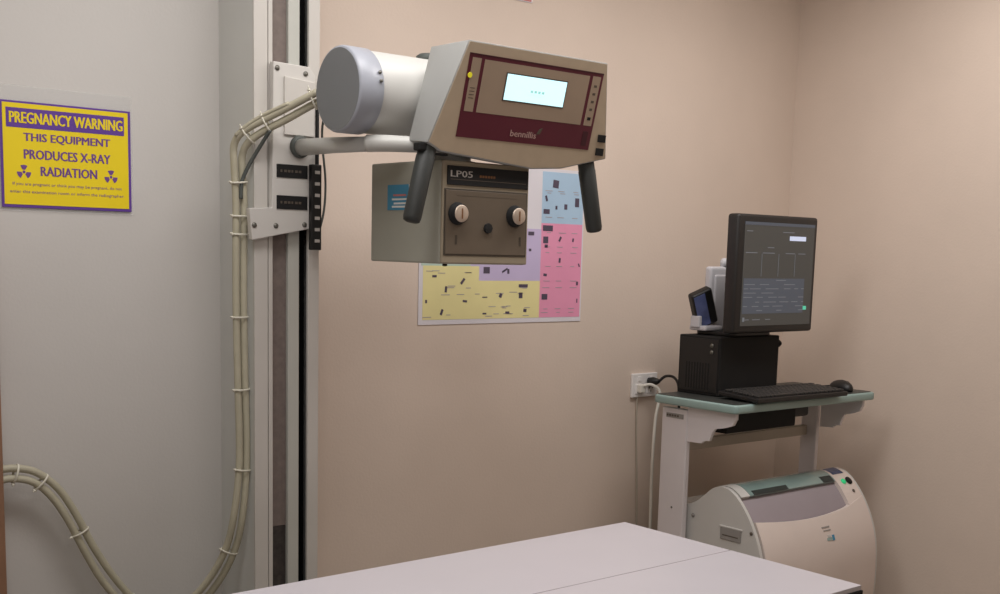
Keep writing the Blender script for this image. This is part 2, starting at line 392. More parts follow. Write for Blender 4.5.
# tube housing
cx, cy, cz, r = 1.836, 2.42, 1.813, .098
mb = MB(); mb.lathe([(0,.0),(r-.004,0),(r-.002,.003),(r-.002,.57),(0,.57)], (1.565,cy,cz), (1,0,0), 'tubecream', 72)
hs = smooth_by_angle(mb.obj('tube_housing', A))
r2 = r+.002
mb = MB(); mb.lathe([(r2-.006,0),(r2-.002,.002),(r2,.007),(r2,.062),(r2-.003,.066),(0,.066)], (1.512,cy,cz), (1,0,0), 'capgrey', 80)
mb.lathe([(0,-.0005),(r2-.0062,-.0005),(r2-.006,.001)], (1.512,cy,cz), (1,0,0), 'capface', 80)
cap = smooth_by_angle(mb.obj('end_cap', hs), 50)
mb = MB(); mb.lathe([(0,0),(r,0),(r,.040),(r-.006,.046),(0,.046)], (2.10,cy,cz), (1,0,0), 'capgrey', 72); smooth_by_angle(mb.obj('end_cap', hs))
for a in (.35, .15):
    MB().lathe([(0,0),(.004,0),(.004,.004),(0,.005)], (1.567, cy-(r+.002)*math.cos(a), cz+(r+.002)*math.sin(a)), (0,-math.cos(a),math.sin(a)), 'bolt', 12).obj('cap_screw', hs)
mb = MB(); mb.lathe([(0,-.012),(.030,-.010),(.034,-.004),(.034,.006),(.026,.012),(0,.013)], (1.785,2.43,cz+r+.002), (0,0,1), 'collar', 28); mb.obj('hose_fitting', hs)
mb = MB(); mb.box((1.685,2.335,1.715),(1.735,2.36,1.745),'capgrey',.004); mb.obj('rating_plate', hs)
# control head
tA = .26; ca, sa = 1/math.sqrt(1+tA*tA), tA/math.sqrt(1+tA*tA)
def FP(x, z, off=0.0):          # a point of the tilted face, raised by off along its outward normal
    y = 2.165 + tA*(1.92-z); return Vector((x, y - ca*off, z - sa*off))
fr = [(1.700,1.920),(2.144,1.920),(2.208,1.691),(2.060,1.657),(1.960,1.650),(1.672,1.672),(1.631,1.690)]
front = [FP(*p) for p in fr]
def back(p):
    x, z = p; u = (1.92-z)/.23; return Vector((x, 2.165+tA*(1.92-z) + .145 - .07*u, z if z > 1.9 else z+.008))
rear = [back(p) for p in fr]
mb = MB(); b = bmesh.new(); vf = [b.verts.new(p) for p in front]; vr = [b.verts.new(p) for p in rear]
n = len(vf); b.faces.new(vf); b.faces.new(vr[::-1])
for k in range(n): b.faces.new((vf[k], vr[k], vr[(k+1)%n], vf[(k+1)%n]))
bmesh.ops.recalc_face_normals(b, faces=b.faces)
bmesh.ops.bevel(b, geom=list(b.edges), offset=.003, segments=2, profile=.5, affect='EDGES')
mb.merge(b, 'headside'); head = smooth_by_angle(mb.obj('control_head', A), 30)
MB().box((1.76,2.28,1.74),(1.92,2.345,1.88),'headside',.004).obj('head_bracket', A)
def fpoly(mb, pts, m, off, thick=.0012):
    P = [FP(x, z, off) for x, z in pts]; mb.prism(P, Vector((0, ca*thick, sa*thick)), m)
fin = [(1.703,1.9165),(2.141,1.9165),(2.203,1.693),(2.059,1.6605),(1.960,1.6535),(1.674,1.6755),(1.636,1.692)]
mb = MB(); fpoly(mb, fin, 'headface', .0012); mb.obj('face_plate', head)
PX0, PX1, PZ0, PZ1 = 1.7085, 2.136, 1.709, 1.894
def pu(u, v): return (PX0+(PX1-PX0)*u, PZ1-(PZ1-PZ0)*v)
def prect(mb, u0, v0, u1, v1, m, off): fpoly(mb, [pu(u0,v0), pu(u1,v0), pu(u1,v1), pu(u0,v1)], m, off)
mb = MB(); prect(mb, 0,0,1,1,'maroon',.0024)
prect(mb, .022,.05,.083,.685,'taupe2',.003); prect(mb, .107,.055,.893,.685,'taupe2',.003); prect(mb, .918,.05,.982,.685,'taupe2',.003)
prect(mb, 0,.0,1,.018,'maroon_dk',.003)
for v in (.16,.26,.36,.46): prect(mb, .940,v,.962,v+.03,'greyprint',.0034)
prect(mb, .938,.575,.964,.615,'blackm',.0036)
for v in (.40,.44,.48,.52): prect(mb, .035,v,.07,v+.008,'greyprint',.0034)
prect(mb, .928,.76,.970,.95,'maroon_dk',.003)
mb.obj('control_overlay', head)
mb = MB(); P = [FP(1.718+.006*math.cos(2*PI*k/16)-.0005, 1.846+.006*math.sin(2*PI*k/16), .0045) for k in range(16)]
mb.prism(P, Vector((0,ca*.002,sa*.002)), 'led'); mb.obj('indicator_light', head)
mb = MB(); fpoly(mb, [(1.824,1.864),(2.021,1.864),(2.021,1.800),(1.824,1.800)], 'greyprint', .0036); fpoly(mb, [(1.828,1.861),(2.018,1.861),(2.018,1.803),(1.828,1.803)], 'lcd', .0042); mb.obj('display', head)
FM = Matrix.Translation(FP(1.925,1.826,.0060)) @ Matrix(((1,0,0,0),(0,-tA*ca,-ca,0),(0,ca,-sa,0),(0,0,0,1)))
mb = MB(); [mb.box((-.02+k*.012,0,0),(-.012+k*.012,.006,.0004),'lcdtext',X=FM) for k in range(4)]; mb.obj('display_text', head)
FM = Matrix.Translation(FP(1.868,1.723,.0045)) @ Matrix(((1,0,0,0),(0,-tA*ca,-ca,0),(0,ca,-sa,0),(0,0,0,1)))
mb = MB(); mb.text('bennillis', 'logo', FM, width=.082, height=.015, bold=.01); fpoly(mb, [(1.958,1.745),(1.968,1.749),(1.962,1.734),(1.952,1.734)], 'greyprint', .0038); mb.obj('maker_logo', head)
for z0, z1 in ((1.749,1.731),(1.716,1.698)):
    d = (1.749-z1)*.05
    mb = MB(); fpoly(mb, [(2.160+d,z0),(2.186+d,z0),(2.188+d,z1),(2.162+d,z1)], 'blackm', .0045, .003); mb.obj('side_switch', head)
# handles
for (a, c) in (((1.655,2.252,1.690),(1.609,2.252,1.508)), ((2.160,2.252,1.690),(2.203,2.252,1.503))):
    a = Vector(a); c = Vector(c); d = c-a; L = d.length
    mb = MB(); mb.lathe([(0,0),(.0215,0),(.0215,.03),(.0225,.032),(.0215,L-.012),(.0195,L-.003),(.014,L),(0,L)], a, d, 'handle', 32)
    h_ = smooth_by_angle(mb.obj('positioning_handle', A), 50)
MB().box((1.618,2.235,1.672),(1.640,2.262,1.690),'blackm',.003).obj('clamp_nut', A); MB().box((1.66,2.235,1.664),(1.70,2.25,1.669),'blackm',.001).obj('clamp_tab', A)
# collimator
mb = MB(); mb.box((1.70,2.262,1.413),(1.972,2.556,1.658),'collside',.004)
co = mb.obj('collimator', A)
MB().lathe([(.075,0),(.075,.012),(.062,.014),(.062,.060),(.0,.060)], (1.836,2.42,1.655), (0,0,1), 'cream', 40).obj('collimator_flange', A)
mb = MB(); mb.box((1.701,2.255,1.414),(1.971,2.263,1.657),'collframe',.003); mb.obj('front_bezel', co)
mb = MB(); mb.box((1.706,2.2535,1.433),(1.9655,2.256,1.592),'colledge',.001); mb.box((1.710,2.2525,1.437),(1.9615,2.2545,1.588),'collface',.001)
for x, z in ((1.742,1.470),(1.944,1.470)):
    mb.box((x-.003,2.2520,z-.010),(x+.003,2.2526,z+.012),'colledge')
mb.box((1.742,2.2522,1.575),(1.93,2.2527,1.5757),'colledge')
mb.obj('face_panel', co)
mb = MB(); mb.box((1.713,2.252,1.600),(1.966,2.2555,1.645),'blackm',.001)
mb.text('LP05', 'silver', XF(1.722,2.2515,1.619), width=.066, height=.015, bold=.015)
[mb.box((1.810+k*.0085,2.2514,1.621),(1.816+k*.0085,2.2521,1.6265),'orange') for k in range(6)]
mb.box((1.722,2.2515,1.6125),(1.958,2.2521,1.6140),'greyprint')
mb.obj('name_plate', co)
for x, z in ((1.744,1.533),(1.924,1.533)):
    MB().lathe([(0,0),(.027,0),(.027,.003),(.0235,.005),(.023,.015),(.022,.017),(0,.017)], (x,2.2525,z), (0,-1,0), 'blackm', 36).obj('knob', co)
    mb = MB(); mb.lathe([(0,.0165),(.0205,.0165),(.0205,.0185),(.018,.020),(0,.020)], (x,2.2525,z), (0,-1,0), 'knobtop', 36)
    mb.box((x-.0015,2.231,z-.012),(x+.0015,2.2328,z+.012),'orange'); mb.obj('knob_cap', co)
mb = MB(); mb.lathe([(0,0),(.0125,0),(.0125,.006),(0,.007)], (1.838,2.2525,1.501), (0,-1,0), 'blackm', 8, smooth=False); mb.obj('lamp_button', co)
mb = MB(); mb.box((1.6985,2.376,1.541),(1.7000,2.480,1.603),'bluelabel')
for k, (z, a, c) in enumerate(((1.577,2.455,2.400),(1.567,2.460,2.386),(1.557,2.452,2.392),(1.549,2.46,2.380))):
    mb.box((1.6980,c,z-.002),(1.6986,a,z+.0025),'white' if k else 'redpink')
mb.box((1.6980,2.376,1.590),(1.6986,2.388,1.603),'white')
mb.obj('blue_label', co)
MB().lathe([(0,0),(.006,0),(.006,.006),(0,.007)], (1.725,2.2725,1.414), (0,0,-1), 'blackm', 12).obj('foot_screw', co)

# ------------------------------------------------------------------ cable bundle
t = thing('cable_bundle', 'beige high-voltage cables with white ties looping down beside the column', 'cables', (1.42, 2.74, .47))
CA = [(1.60,2.545,1.825),(1.543,2.55,1.820),(1.525,2.565,1.810),(1.487,2.62,1.779),(1.437,2.68,1.742),(1.412,2.71,1.718),(1.405,2.73,1.689),(1.408,2.735,1.643),(1.415,2.74,1.557),(1.415,2.74,1.49),(1.414,2.74,1.306),(1.418,2.74,1.087),(1.421,2.74,.969),(1.42,2.74,.864),(1.405,2.74,.746),(1.392,2.76,.655),(1.36,2.79,.572),(1.317,2.82,.512),(1.25,2.84,.475),(1.205,2.85,0.497),(1.167,2.85,0.541),(1.116,2.85,0.613),(1.071,2.85,0.692),(1.03,2.85,0.779),(.99,2.85,0.844),(.939,2.85,0.889),(.888,2.85,0.904),(.84,2.855,0.902)]
CB = [(1.61,2.56,1.800),(1.556,2.56,1.799),(1.538,2.578,1.790),(1.501,2.625,1.759),(1.456,2.68,1.724),(1.433,2.71,1.697),(1.428,2.73,1.667),(1.430,2.735,1.632),(1.437,2.74,1.558),(1.437,2.74,1.49),(1.435,2.74,1.305),(1.4385,2.74,1.086),(1.442,2.74,.968),(1.441,2.74,.862),(1.430,2.74,.743),(1.419,2.76,.651),(1.391,2.79,.566),(1.342,2.82,.496),(1.25,2.842,.448),(1.186,2.85,0.479),(1.143,2.85,0.527),(1.092,2.85,0.599),(1.051,2.85,0.679),(1.013,2.85,0.761),(.975,2.85,0.824),(.933,2.85,0.865),(.882,2.85,0.880),(.84,2.855,0.874)]
MB().tube(CA, .0093, 'cable', 14).obj('cable', t)
MB().tube(CB, .0093, 'cable', 14).obj('cable', t)
CC = [(1.49,2.605,1.792),(1.450,2.655,1.765),(1.420,2.69,1.738),(1.401,2.712,1.714)]
MB().tube(CC, .005, 'cable', 10).obj('thin_cable', t)
MB().tube([(1.466,2.655,1.729),(1.452,2.695,1.680),(1.437,2.716,1.640),(1.425,2.728,1.60),(1.424,2.730,1.56)], .005, 'collar', 10).obj('thin_cable', t)
def tie(p, axis, wdt, tail=(-1,0,0)):
    """a flat nylon loop round both cables with its small lock and tail"""
    mb = MB(); ax = Vector(axis).normalized(); p = Vector(p)
    side = Vector((0,1,0)).cross(ax).normalized(); dep = ax.cross(side).normalized()
    n = 28; rings = []
    b = bmesh.new()
    for k in range(n):
        a = 2*PI*k/n; o = side*(wdt*math.cos(a)) + dep*(.0145*math.sin(a)); i_ = o*1.0
        nn = (side*math.cos(a)*.0145 + dep*math.sin(a)*wdt).normalized()
        rings.append([b.verts.new(p+o+nn*s*.0009+ax*q*.0024) for s, q in ((-1,-1),(1,-1),(1,1),(-1,1))])
    for k in range(n):
        A_, B_ = rings[k], rings[(k+1)%n]
        for j in range(4): b.faces.new((A_[j], A_[(j+1)%4], B_[(j+1)%4], B_[j]))
    bmesh.ops.recalc_face_normals(b, faces=b.faces); mb.merge(b, 'tie', None, True)
    td = (side if side.x < 0 else -side)
    q0 = p + td*wdt - dep*.004*(1 if dep.y > 0 else -1)
    mb.tube([q0, q0+td*.004], .0042, 'tie', 6, sub=1)
    mb.tube([q0, q0+td*.009+Vector((0,-.004,.003))], .0016, 'tie', 6, sub=1)
    mb.obj('cable_tie', t)
def at(f, i): return (Vector(CA[i])*(1-f)+Vector(CA[i+1])*f + Vector(CB[i])*(1-f)+Vector(CB[i+1])*f)/2
for i, f in ((1,.8),(3,.7),(4,.7),(7,.45),(8,.6),(9,.1),(10,.2),(11,.1),(13,0),(15,.1),(19,.9),(22,.5),(24,.7),(25,.9)):
    p = at(f, i); d = at(min(f+.1,1), i) - at(max(f-.1,0), i)
    sep = ((Vector(CA[i])*(1-f)+Vector(CA[i+1])*f) - (Vector(CB[i])*(1-f)+Vector(CB[i+1])*f)).length/2
    tie(p, d, sep+.0112)

# ------------------------------------------------------------------ examination table
TX0, TX1, TY0, TY1, TZ = .30, 2.296, 1.444, 2.187, .72
t = thing('xray_table', 'white x-ray examination table with dark edge strip in the foreground', 'table', ((TX0+TX1)/2, (TY0+TY1)/2, 0))
SY = 1.820
mb = MB(); mb.box((TX0,SY+.0018,TZ-.012),(TX1,TY1,TZ),'tabletop',.0012); mb.obj('tabletop', t)
mb = MB(); mb.box((TX0,TY0,TZ-.012),(TX1,SY-.0018,TZ),'tabletop',.0012); mb.obj('tabletop', t)
MB().box((TX0+.002,SY-.0017,TZ-.010),(TX1-.002,SY+.0017,TZ-.0006),'seam').obj('seam_strip', t)  # joint between the two top panels, greyer than the laminate
mb = MB(); mb.box((TX0-.002,TY0-.003,TZ-.024),(TX1+.003,TY1+.002,TZ-.0122),'blackm',.001); mb.obj('edge_strip', t)
mb = MB()
mb.box((TX0+.01,TY0-.004,TZ-.056),(TX1-.002,TY0+.02,TZ-.0245),'alu',.003); mb.box((TX0+.01,TY1-.02,TZ-.056),(TX1-.002,TY1+.001,TZ-.0245),'alu',.003)
mb.box((TX1-.022,TY0+.021,TZ-.056),(TX1+.001,TY1-.021,TZ-.0245),'alu',.003)
mb.obj('side_rail', t)
MB().box((.45,TY0+.10,.12),(2.05,TY1-.10,TZ-.057),'cream',.01).obj('table_body', t)
MB().box((.35,TY0+.06,0),(2.12,TY1-.06,.12),'cartbeige',.01).obj('base_plinth', t)

# ------------------------------------------------------------------ workstation cart
DX0, DX1, DY0, DY1, DZ = 2.945, 3.732, 2.342, 2.700, .98
t = thing('workstation_cart', 'pale workstation cart with sea-green edged worktop in the room corner', 'cart', (3.33, 2.55, 0))
def rrect(x0, y0, x1, y1, r, z, n=5):
    P = []
    for cx_, cy_, a0 in ((x1-r,y0+r,-90),(x1-r,y1-r,0),(x0+r,y1-r,90),(x0+r,y0+r,180)):
        for k in range(n+1):
            a = math.radians(a0+90*k/n); P.append((cx_+r*math.cos(a), cy_+r*math.sin(a), z))
    return P
mb = MB(); mb.prism(rrect(DX0,DY0,DX1,DY1,.02,DZ-.029), (0,0,.028), 'teal', .006, seg=3)
top = smooth_by_angle(mb.obj('worktop', t), 40)
mb = MB(); mb.prism(rrect(DX0+.010,DY0+.010,DX1-.010,DY1-.006,.016,DZ-.0012), (0,0,.0018), 'mattop'); mb.obj('worktop_surface', top)
for x0, x1, y0, y1 in ((2.968,2.990,2.562,2.674),(3.674,3.694,2.545,2.615)):
    mb = MB(); mb.box((x0,y0,.10),(x1,y1,.938),'cartpaint',.004)
    lg = mb.obj('leg', t)
    if x0 < 3:
        mb = MB(); mb.box((x0-.0015,y0+.016,.905),(x0+.0005,y1-.02,.921),'vent',.0005); [mb.box((x0-.0021,y1-.030-k*.0115,.910),(x0-.0015,y1-.022-k*.0115,.9165),'greyprint') for k in range(5)]; mb.obj('badge', lg)
        for z in (.60,.50):
            MB().lathe([(0,0),(.0035,0),(.0035,.002),(0,.0025)], (x0,y0+.05,z), (-1,0,0), 'bolt', 12).obj('screw', lg)
def bracket(x0, x1, yr, yf, ztop=.950, zr=.835):
    """wavy cantilever bracket: rounded heel under the leg, scooped towards the front tip"""
    L = yr-yf; P = [(yr,ztop),(yf,ztop),(yf,ztop-.020)]
    for k in range(6):
        a = k/5; P.append((yf+.06*L*a+.02*L, ztop-.024-.018*math.sin(a*PI/2)))
    for k in range(1,8):
        a = k/7; P.append((yf+.08*L+.30*L*a, ztop-.042-.012*math.sin(a*PI*.5)-.004*a))
    for k in range(1,8):
        a = k/7; P.append((yf+.38*L+.14*L*a, ztop-.058-.045*a*a))
    for k in range(1,8):
        a = k/7; P.append((yf+.52*L+.16*L*math.sin(a*PI/2), ztop-.103-.012*(1-math.cos(a*PI/2))))
    P.append((yr,ztop-.117))
    mb = MB(); mb.prism([(x0,y,z) for y, z in P], (x1-x0,0,0), 'cartpaint', 0); return mb
bracket(2.972,2.984,2.564,2.362).obj('bracket', t)
bracket(3.680,3.692,2.535,2.362).obj('bracket', t)
MB().box((2.990,2.585,.795),(3.674,2.61,.832),'cartbeige',.003).obj('crossbar', t)
mb = MB(); mb.box((3.06,2.47,.862),(3.44,2.58,.9505),'blackm',.006); mb.box((3.44,2.50,.885),(3.56,2.58,.9505),'black',.01); mb.obj('cable_tray', t)
MB().box((2.990,2.24,.156),(3.672,2.72,.1765),'cartbeige',.003).obj('lower_shelf', t)
for x0, x1 in ((2.958,2.990),(3.672,3.70)):
    f_ = MB().box((x0,2.22,.075),(x1,2.76,.10),'cartpaint',.004).obj('foot', t)
    MB().box((x0+.004,2.30,.10),(x1-.004,2.72,.156),'cartpaint',.002).obj('shelf_support', t)
    for y in (2.26,2.72):
        mb = MB(); mb.lathe([(0,-.011),(.026,-.011),(.030,-.007),(.030,.007),(.026,.011),(0,.011)], ((x0+x1)/2,y,.0305), (1,0,0), 'black', 24)
        mb.box(((x0+x1)/2-.014,y-.012,.03),((x0+x1)/2-.0115,y+.012,.0752),'blackm'); mb.box(((x0+x1)/2+.0115,y-.012,.03),((x0+x1)/2+.014,y+.012,.0752),'blackm')
        mb.obj('caster', f_)

# ------------------------------------------------------------------ things on the cart
t = thing('desktop_computer', 'black desktop computer case on the cart under the monitor', 'computer', (3.22, 2.6, DZ+.0007))
mb = MB(); mb.box((3.066,2.515,DZ+.0008),(3.380,2.698,1.180),'blackm',.004); mb.obj('case', t)
mb = MB(); mb.box((3.0645,2.525,.992),(3.067,2.690,1.172),'black',.001)
for k in range(9): mb.box((3.0642,2.56+k*.012,1.00),(3.0648,2.566+k*.012,1.09),'blackm')
mb.obj('front_panel', t)
for z in (1.150,1.128): MB().lathe([(0,0),(.007,0),(.007,.002),(0,.003)], (3.0645,2.552,z), (-1,0,0), 'bolt', 16).obj('button', t)
mb = MB(); mb.lathe([(0,0),(.012,0),(.014,.012),(.008,.024),(0,.026)], (3.380,2.53,1.150), (1,0,0), 'blackm', 16); mb.obj('rear_plug', t)

t = thing('monitor', 'black flat monitor showing a dark worklist screen, standing on the computer', 'monitor', (3.22, 2.56, 1.1805))
mb = MB(); mb.box((3.033,2.452,1.197),(3.464,2.500,1.587),'bezel',.010,3); mb.box((3.08,2.499,1.23),(3.41,2.530,1.55),'bezel',.012,3)
body = smooth_by_angle(mb.obj('casing', t), 40)
mb = MB(); mb.box((3.066,2.4508,1.222),(3.444,2.4522,1.562),'screen')
mb.box((3.066,2.4500,1.552),(3.444,2.4508,1.562),'screen2')
mb.box((3.072,2.4502,1.262),(3.400,2.4508,1.378),'screen2')
R_ = random.Random(3)
for z in (1.532,1.480,1.462,1.372,1.358,1.344,1.330,1.316,1.300,1.286,1.272,1.242):
    x = 3.075
    while x < 3.39:
        L = R_.uniform(.02,.07)
        if R_.random() < .62: mb.box((x,2.4499,z-.0012),(min(x+L,3.40),2.4502,z+.0012),'screenln')
        x += L+R_.uniform(.008,.03)
for x in (3.16,3.25,3.34): mb.box((x,2.4500,1.385),(x+.0015,2.4504,1.46),'screenln')
mb.box((3.305,2.4495,1.505),(3.395,2.4501,1.520),'screenhi')
mb.box((3.40,2.4495,1.272),(3.418,2.4501,1.285),'screengr'); mb.box((3.075,2.4495,1.236),(3.085,2.4501,1.250),'screenln')
mb.obj('screen', body)
mb = MB(); mb.box((3.19,2.525,1.20),(3.27,2.555,1.42),'bezel',.006); mb.obj('neck', t)
mb = MB(); mb.prism(rrect(3.105,2.518,3.335,2.682,.03,1.1808), (0,0,.014), 'black', .004); mb.obj('stand_base', t)

t.location.x += .012
t = thing('handset', 'blue-faced dark handset leaning in its cradle beside the monitor', 'handset', (3.09, 2.62, 1.1955))
X = Matrix.Translation((3.112,2.640,1.272)) @ Matrix.Rotation(-.48,4,'Y') @ Matrix.Rotation(.10,4,'X') @ Matrix.Rotation(-.35,4,'Z')
mb = MB(); mb.box((-.040,-.018,-.066),(.040,.018,.066),'black',.009,3,X=X); bd = mb.obj('body', t)
mb = MB(); mb.box((-.036,-.0195,-.058),(.008,-.0175,.058),'bluegrey',.002,X=X); mb.obj('face', bd)
mb = MB(); mb.box((3.085,2.60,1.1953),(3.172,2.675,1.212),'devwhite',.005); mb.box((3.078,2.625,1.205),(3.094,2.665,1.245),'devwhite',.004); mb.obj('cradle', t)

t = thing('white_device', 'small white device with rounded top standing behind the monitor', 'device', (3.20, 2.67, 1.1955))  # white box of unclear use on the computer, shaped from its visible outline
mb = MB(); mb.box((3.170,2.640,1.1953),(3.262,2.680,1.385),'devwhite',.008,3); mb.box((3.152,2.645,1.30),(3.262,2.675,1.412),'devwhite',.01,3); mb.lathe([(0,0),(.014,0),(.014,.02),(.008,.028),(0,.03)],(3.236,2.66,1.412),(0,0,1),'devwhite',20)
mb.obj('shell', t)
mb = MB()
for z in (1.372,1.348): mb.box((3.222,2.6385,z),(3.244,2.6405,z+.008),'greyprint')
mb.tube([(3.245,2.636,1.34),(3.232,2.630,1.30),(3.246,2.632,1.27),(3.236,2.636,1.23)], .004, 'cordwhite', 8)
mb.obj('coiled_lead', t)

t = thing('keyboard', 'black keyboard lying along the front of the cart worktop', 'keyboard', (3.25, 2.40, DZ+.0007))
t.rotation_euler = (0,0,0)
K = Matrix.Translation((3.268,2.400,DZ+.001)) @ Matrix.Rotation(math.radians(-2.5),4,'Z') @ Matrix.Rotation(math.radians(3.0),4,'X')
KZ = Matrix.Translation((0,0,.0062)) 
mb = MB(); mb.box((-.235,-.085,0),(.235,.085,.016),'black',.004,X=K@KZ); mb.obj('case', t)
mb = MB()
for r_ in range(6):
    y = -.066+r_*.0235+(.006 if r_ == 5 else 0); x = -.224
    cols = 21
    for c_ in range(cols):
        xx = -.224 + c_*.0214
        if c_ in (15,19) and r_ in (2,): pass
        if r_ == 0 and 4 <= c_ <= 8:
            if c_ == 4: mb.box((xx,y-.009,.015),(xx+5*.0214-.0025,y+.009,.023),'keys',.0015,1,X=K@KZ)
            continue
        mb.box((xx,y-.0095,.015),(xx+.0188,y+.0095,.0235),'keys',.002,1,X=K@KZ)
mb.obj('keycaps', t)
for x in (-.2,.2): MB().box((x-.01,.06,-.0035),(x+.01,.078,.004),'black',X=K@KZ).obj('foot', t)
mb = MB()
b = bmesh.new(); bmesh.ops.create_uvsphere(b, u_segments=28, v_segments=16, radius=1)
for v in b.verts:
    if v.co.z < -.25: v.co.z = -.25
    v.co.x *= (1+.12*v.co.y)
mb.merge(b, 'black', Matrix.Translation((3.638,2.425,DZ+.0095)) @ Matrix.Rotation(-.35,4,'Z') @ Matrix.Diagonal((.032,.056,.030,1)), True)
t = thing('mouse', 'black computer mouse at the outer end of the keyboard', 'mouse', (3.638, 2.425, DZ+.0008))
mb.obj('shell', t)
mb = MB(); mb.lathe([(0,-.003),(.006,-.003),(.006,.003),(0,.003)], (3.628,2.396,DZ+.0325), (1,.35,0), 'greyprint', 16); mb.obj('wheel', t)
mb = MB(); mb.tube([(3.652,2.48,DZ+.012),(3.64,2.53,DZ+.006),(3.60,2.56,DZ+.012),(3.55,2.54,DZ+.006),(3.50,2.56,DZ+.014),(3.45,2.575,DZ+.006),(3.42,2.60,DZ+.006),(3.40,2.66,DZ+.006)], .0032, 'black', 8); mb.obj('lead', t)

# ------------------------------------------------------------------ scanner
SZ = .186
t = thing('plate_scanner', 'beige image plate scanner with grey drum and green-tinted lid under the cart', 'scanner', (3.33, 2.45, SZ))
PR0 = [(2.262,SZ),(2.246,.28),(2.244,.38),(2.250,.46),(2.268,.53),(2.298,.595),(2.336,.650),(2.378,.690),(2.42,.706),(2.462,.698),(2.500,.668),(2.535,.640),(2.585,.618),(2.645,.606),(2.690,.575),(2.695,SZ)]
PRs = [(v.x, v.y) for v in spline([(a, b_, 0) for a, b_ in PR0], 6)]
NP = len(PRs)
def nrm(i):
    a = PRs[max(i-1,0)]; b_ = PRs[min(i+1,NP-1)]; dx, dz = b_[0]-a[0], b_[1]-a[1]; l = math.hypot(dx,dz) or 1
    return (-dz/l, dx/l)
def pp(i, off): n_ = nrm(i); return (PRs[i][0]+n_[0]*off, PRs[i][1]+n_[1]*off)
def shell(mb, x0, x1, i0, i1, off, th, m):
    """a curved slab over profile samples i0..i1 between x0 and x1"""
    P = [(x0, *pp(i, off)) for i in range(i0, i1+1)] + [(x0, *pp(i, off-th)) for i in range(i1, i0-1, -1)]
    b = bmesh.new(); vs = [b.verts.new(p) for p in P]; vs2 = [b.verts.new((x1, p[1], p[2])) for p in P]; n = len(P)
    h = n//2
    for k in range(n): b.faces.new((vs[k], vs[(k+1)%n], vs2[(k+1)%n], vs2[k]))
    for k in range(h-1):
        for V in (vs, vs2): b.faces.new((V[k], V[k+1], V[n-2-k], V[n-1-k]))
    bmesh.ops.recalc_face_normals(b, faces=b.faces); mb.merge(b, m)
def idx(z, front=True):          # first sample on the front that reaches height z
    for i in range(NP):
        if PRs[i][1] >= z: return i
ITOP = max(range(NP), key=lambda i: PRs[i][1])
def idy(y): return min(range(ITOP, NP), key=lambda i: abs(PRs[i][0]-y))
SX0, SX1 = 3.003, 3.655
core = [(SX0+.012, *pp(i,-.010)) for i in range(NP)]
mb = MB(); mb.prism([(SX0+.012,a,max(b_,SZ)) for _,a,b_ in core], (SX1-SX0-.024,0,0), 'scandrum'); cb = smooth_by_angle(mb.obj('drum_body', t), 30)
# side panels
for x0, x1 in ((SX0,SX0+.014),(SX1-.014,SX1)):
    mb = MB(); mb.prism([(x0,*PRs[i]) for i in range(0,NP)], (x1-x0,0,0), 'scanside', 0); sp = smooth_by_angle(mb.obj('side_panel', t), 30)
    if x0 == SX0:
        g = MB(); g.box((SX0-.004,2.34,.535),(SX0+.001,2.425,.575),'vent',.003); g.box((SX0-.0045,2.335,.575),(SX0+.001,2.43,.580),'scanside',.001); g.box((SX0-.0042,2.35,.548),(SX0-.0035,2.415,.552),'greyprint'); g.obj('grip_recess', sp)
        g = MB(); g.lathe([(0,0),(.007,0),(.007,.002),(0,.003)],(SX0,2.545,.590),(-1,0,0),'vent',16); g.obj('side_button', sp)
        g = MB(); g.lathe([(0,0),(.006,0),(.006,.002),(0,.003)],(SX0,2.300,.575),(-1,0,0),'greyprint',14); g.obj('latch', sp)
# dark seam between side panel and body
mb = MB(); shell(mb, SX0+.0145, SX0+.020, 2, idy(2.55), -.004, .01, 'greyprint'); mb.obj('seam', t)
# rear hood
mb = MB(); shell(mb, SX0+.0205, SX1-.0145, idy(2.50), NP-1, 0, .012, 'scanside'); smooth_by_angle(mb.obj('rear_hood', t),30)
# left cap over the drum end
i62 = idx(.63)
mb = MB(); shell(mb, SX0+.0205, SX0+.065, idx(.675), idy(2.497), .002, .012, 'scanside'); smooth_by_angle(mb.obj('end_cap', t),30)
# front cover with its sagging top edge
mb = MB(); b = bmesh.new(); NX = 36; rows = []; NV = 34
for k in range(NX+1):
    u = k/NX; x = SX0+.0205 + (SX1-.0145-SX0-.0205)*u
    zb = .606 + .006*u - .022*math.sin(PI*u) + (.012*max(0,u-.8)/.2)
    it = idx(zb); i0 = 1; col_ = []
    a0 = PRs[it-1]; a1 = PRs[it]; f_ = (zb-a0[1])/(a1[1]-a0[1]) if a1[1] > a0[1] else 0
    fi = it-1+f_
    for j in range(NV+1):
        q = i0+(fi-i0)*j/NV; qi = min(int(q), NP-2); fr_ = q-qi
        A_ = pp(qi,.004); B_ = pp(qi+1,.004); bulge = .006*math.sin(PI*u)
        col_.append(b.verts.new((x, A_[0]*(1-fr_)+B_[0]*fr_-bulge, A_[1]*(1-fr_)+B_[1]*fr_)))
    rows.append(col_)
for k in range(NX):
    for j in range(NV): b.faces.new((rows[k][j], rows[k+1][j], rows[k+1][j+1], rows[k][j+1]))
r = bmesh.ops.extrude_face_region(b, geom=list(b.faces))
bmesh.ops.translate(b, vec=(0,.014,-.002), verts=[v for v in r['geom'] if isinstance(v, bmesh.types.BMVert)])
bmesh.ops.recalc_face_normals(b, faces=b.faces); mb.merge(b, 'scanfront'); fc = smooth_by_angle(mb.obj('front_cover', t), 40)
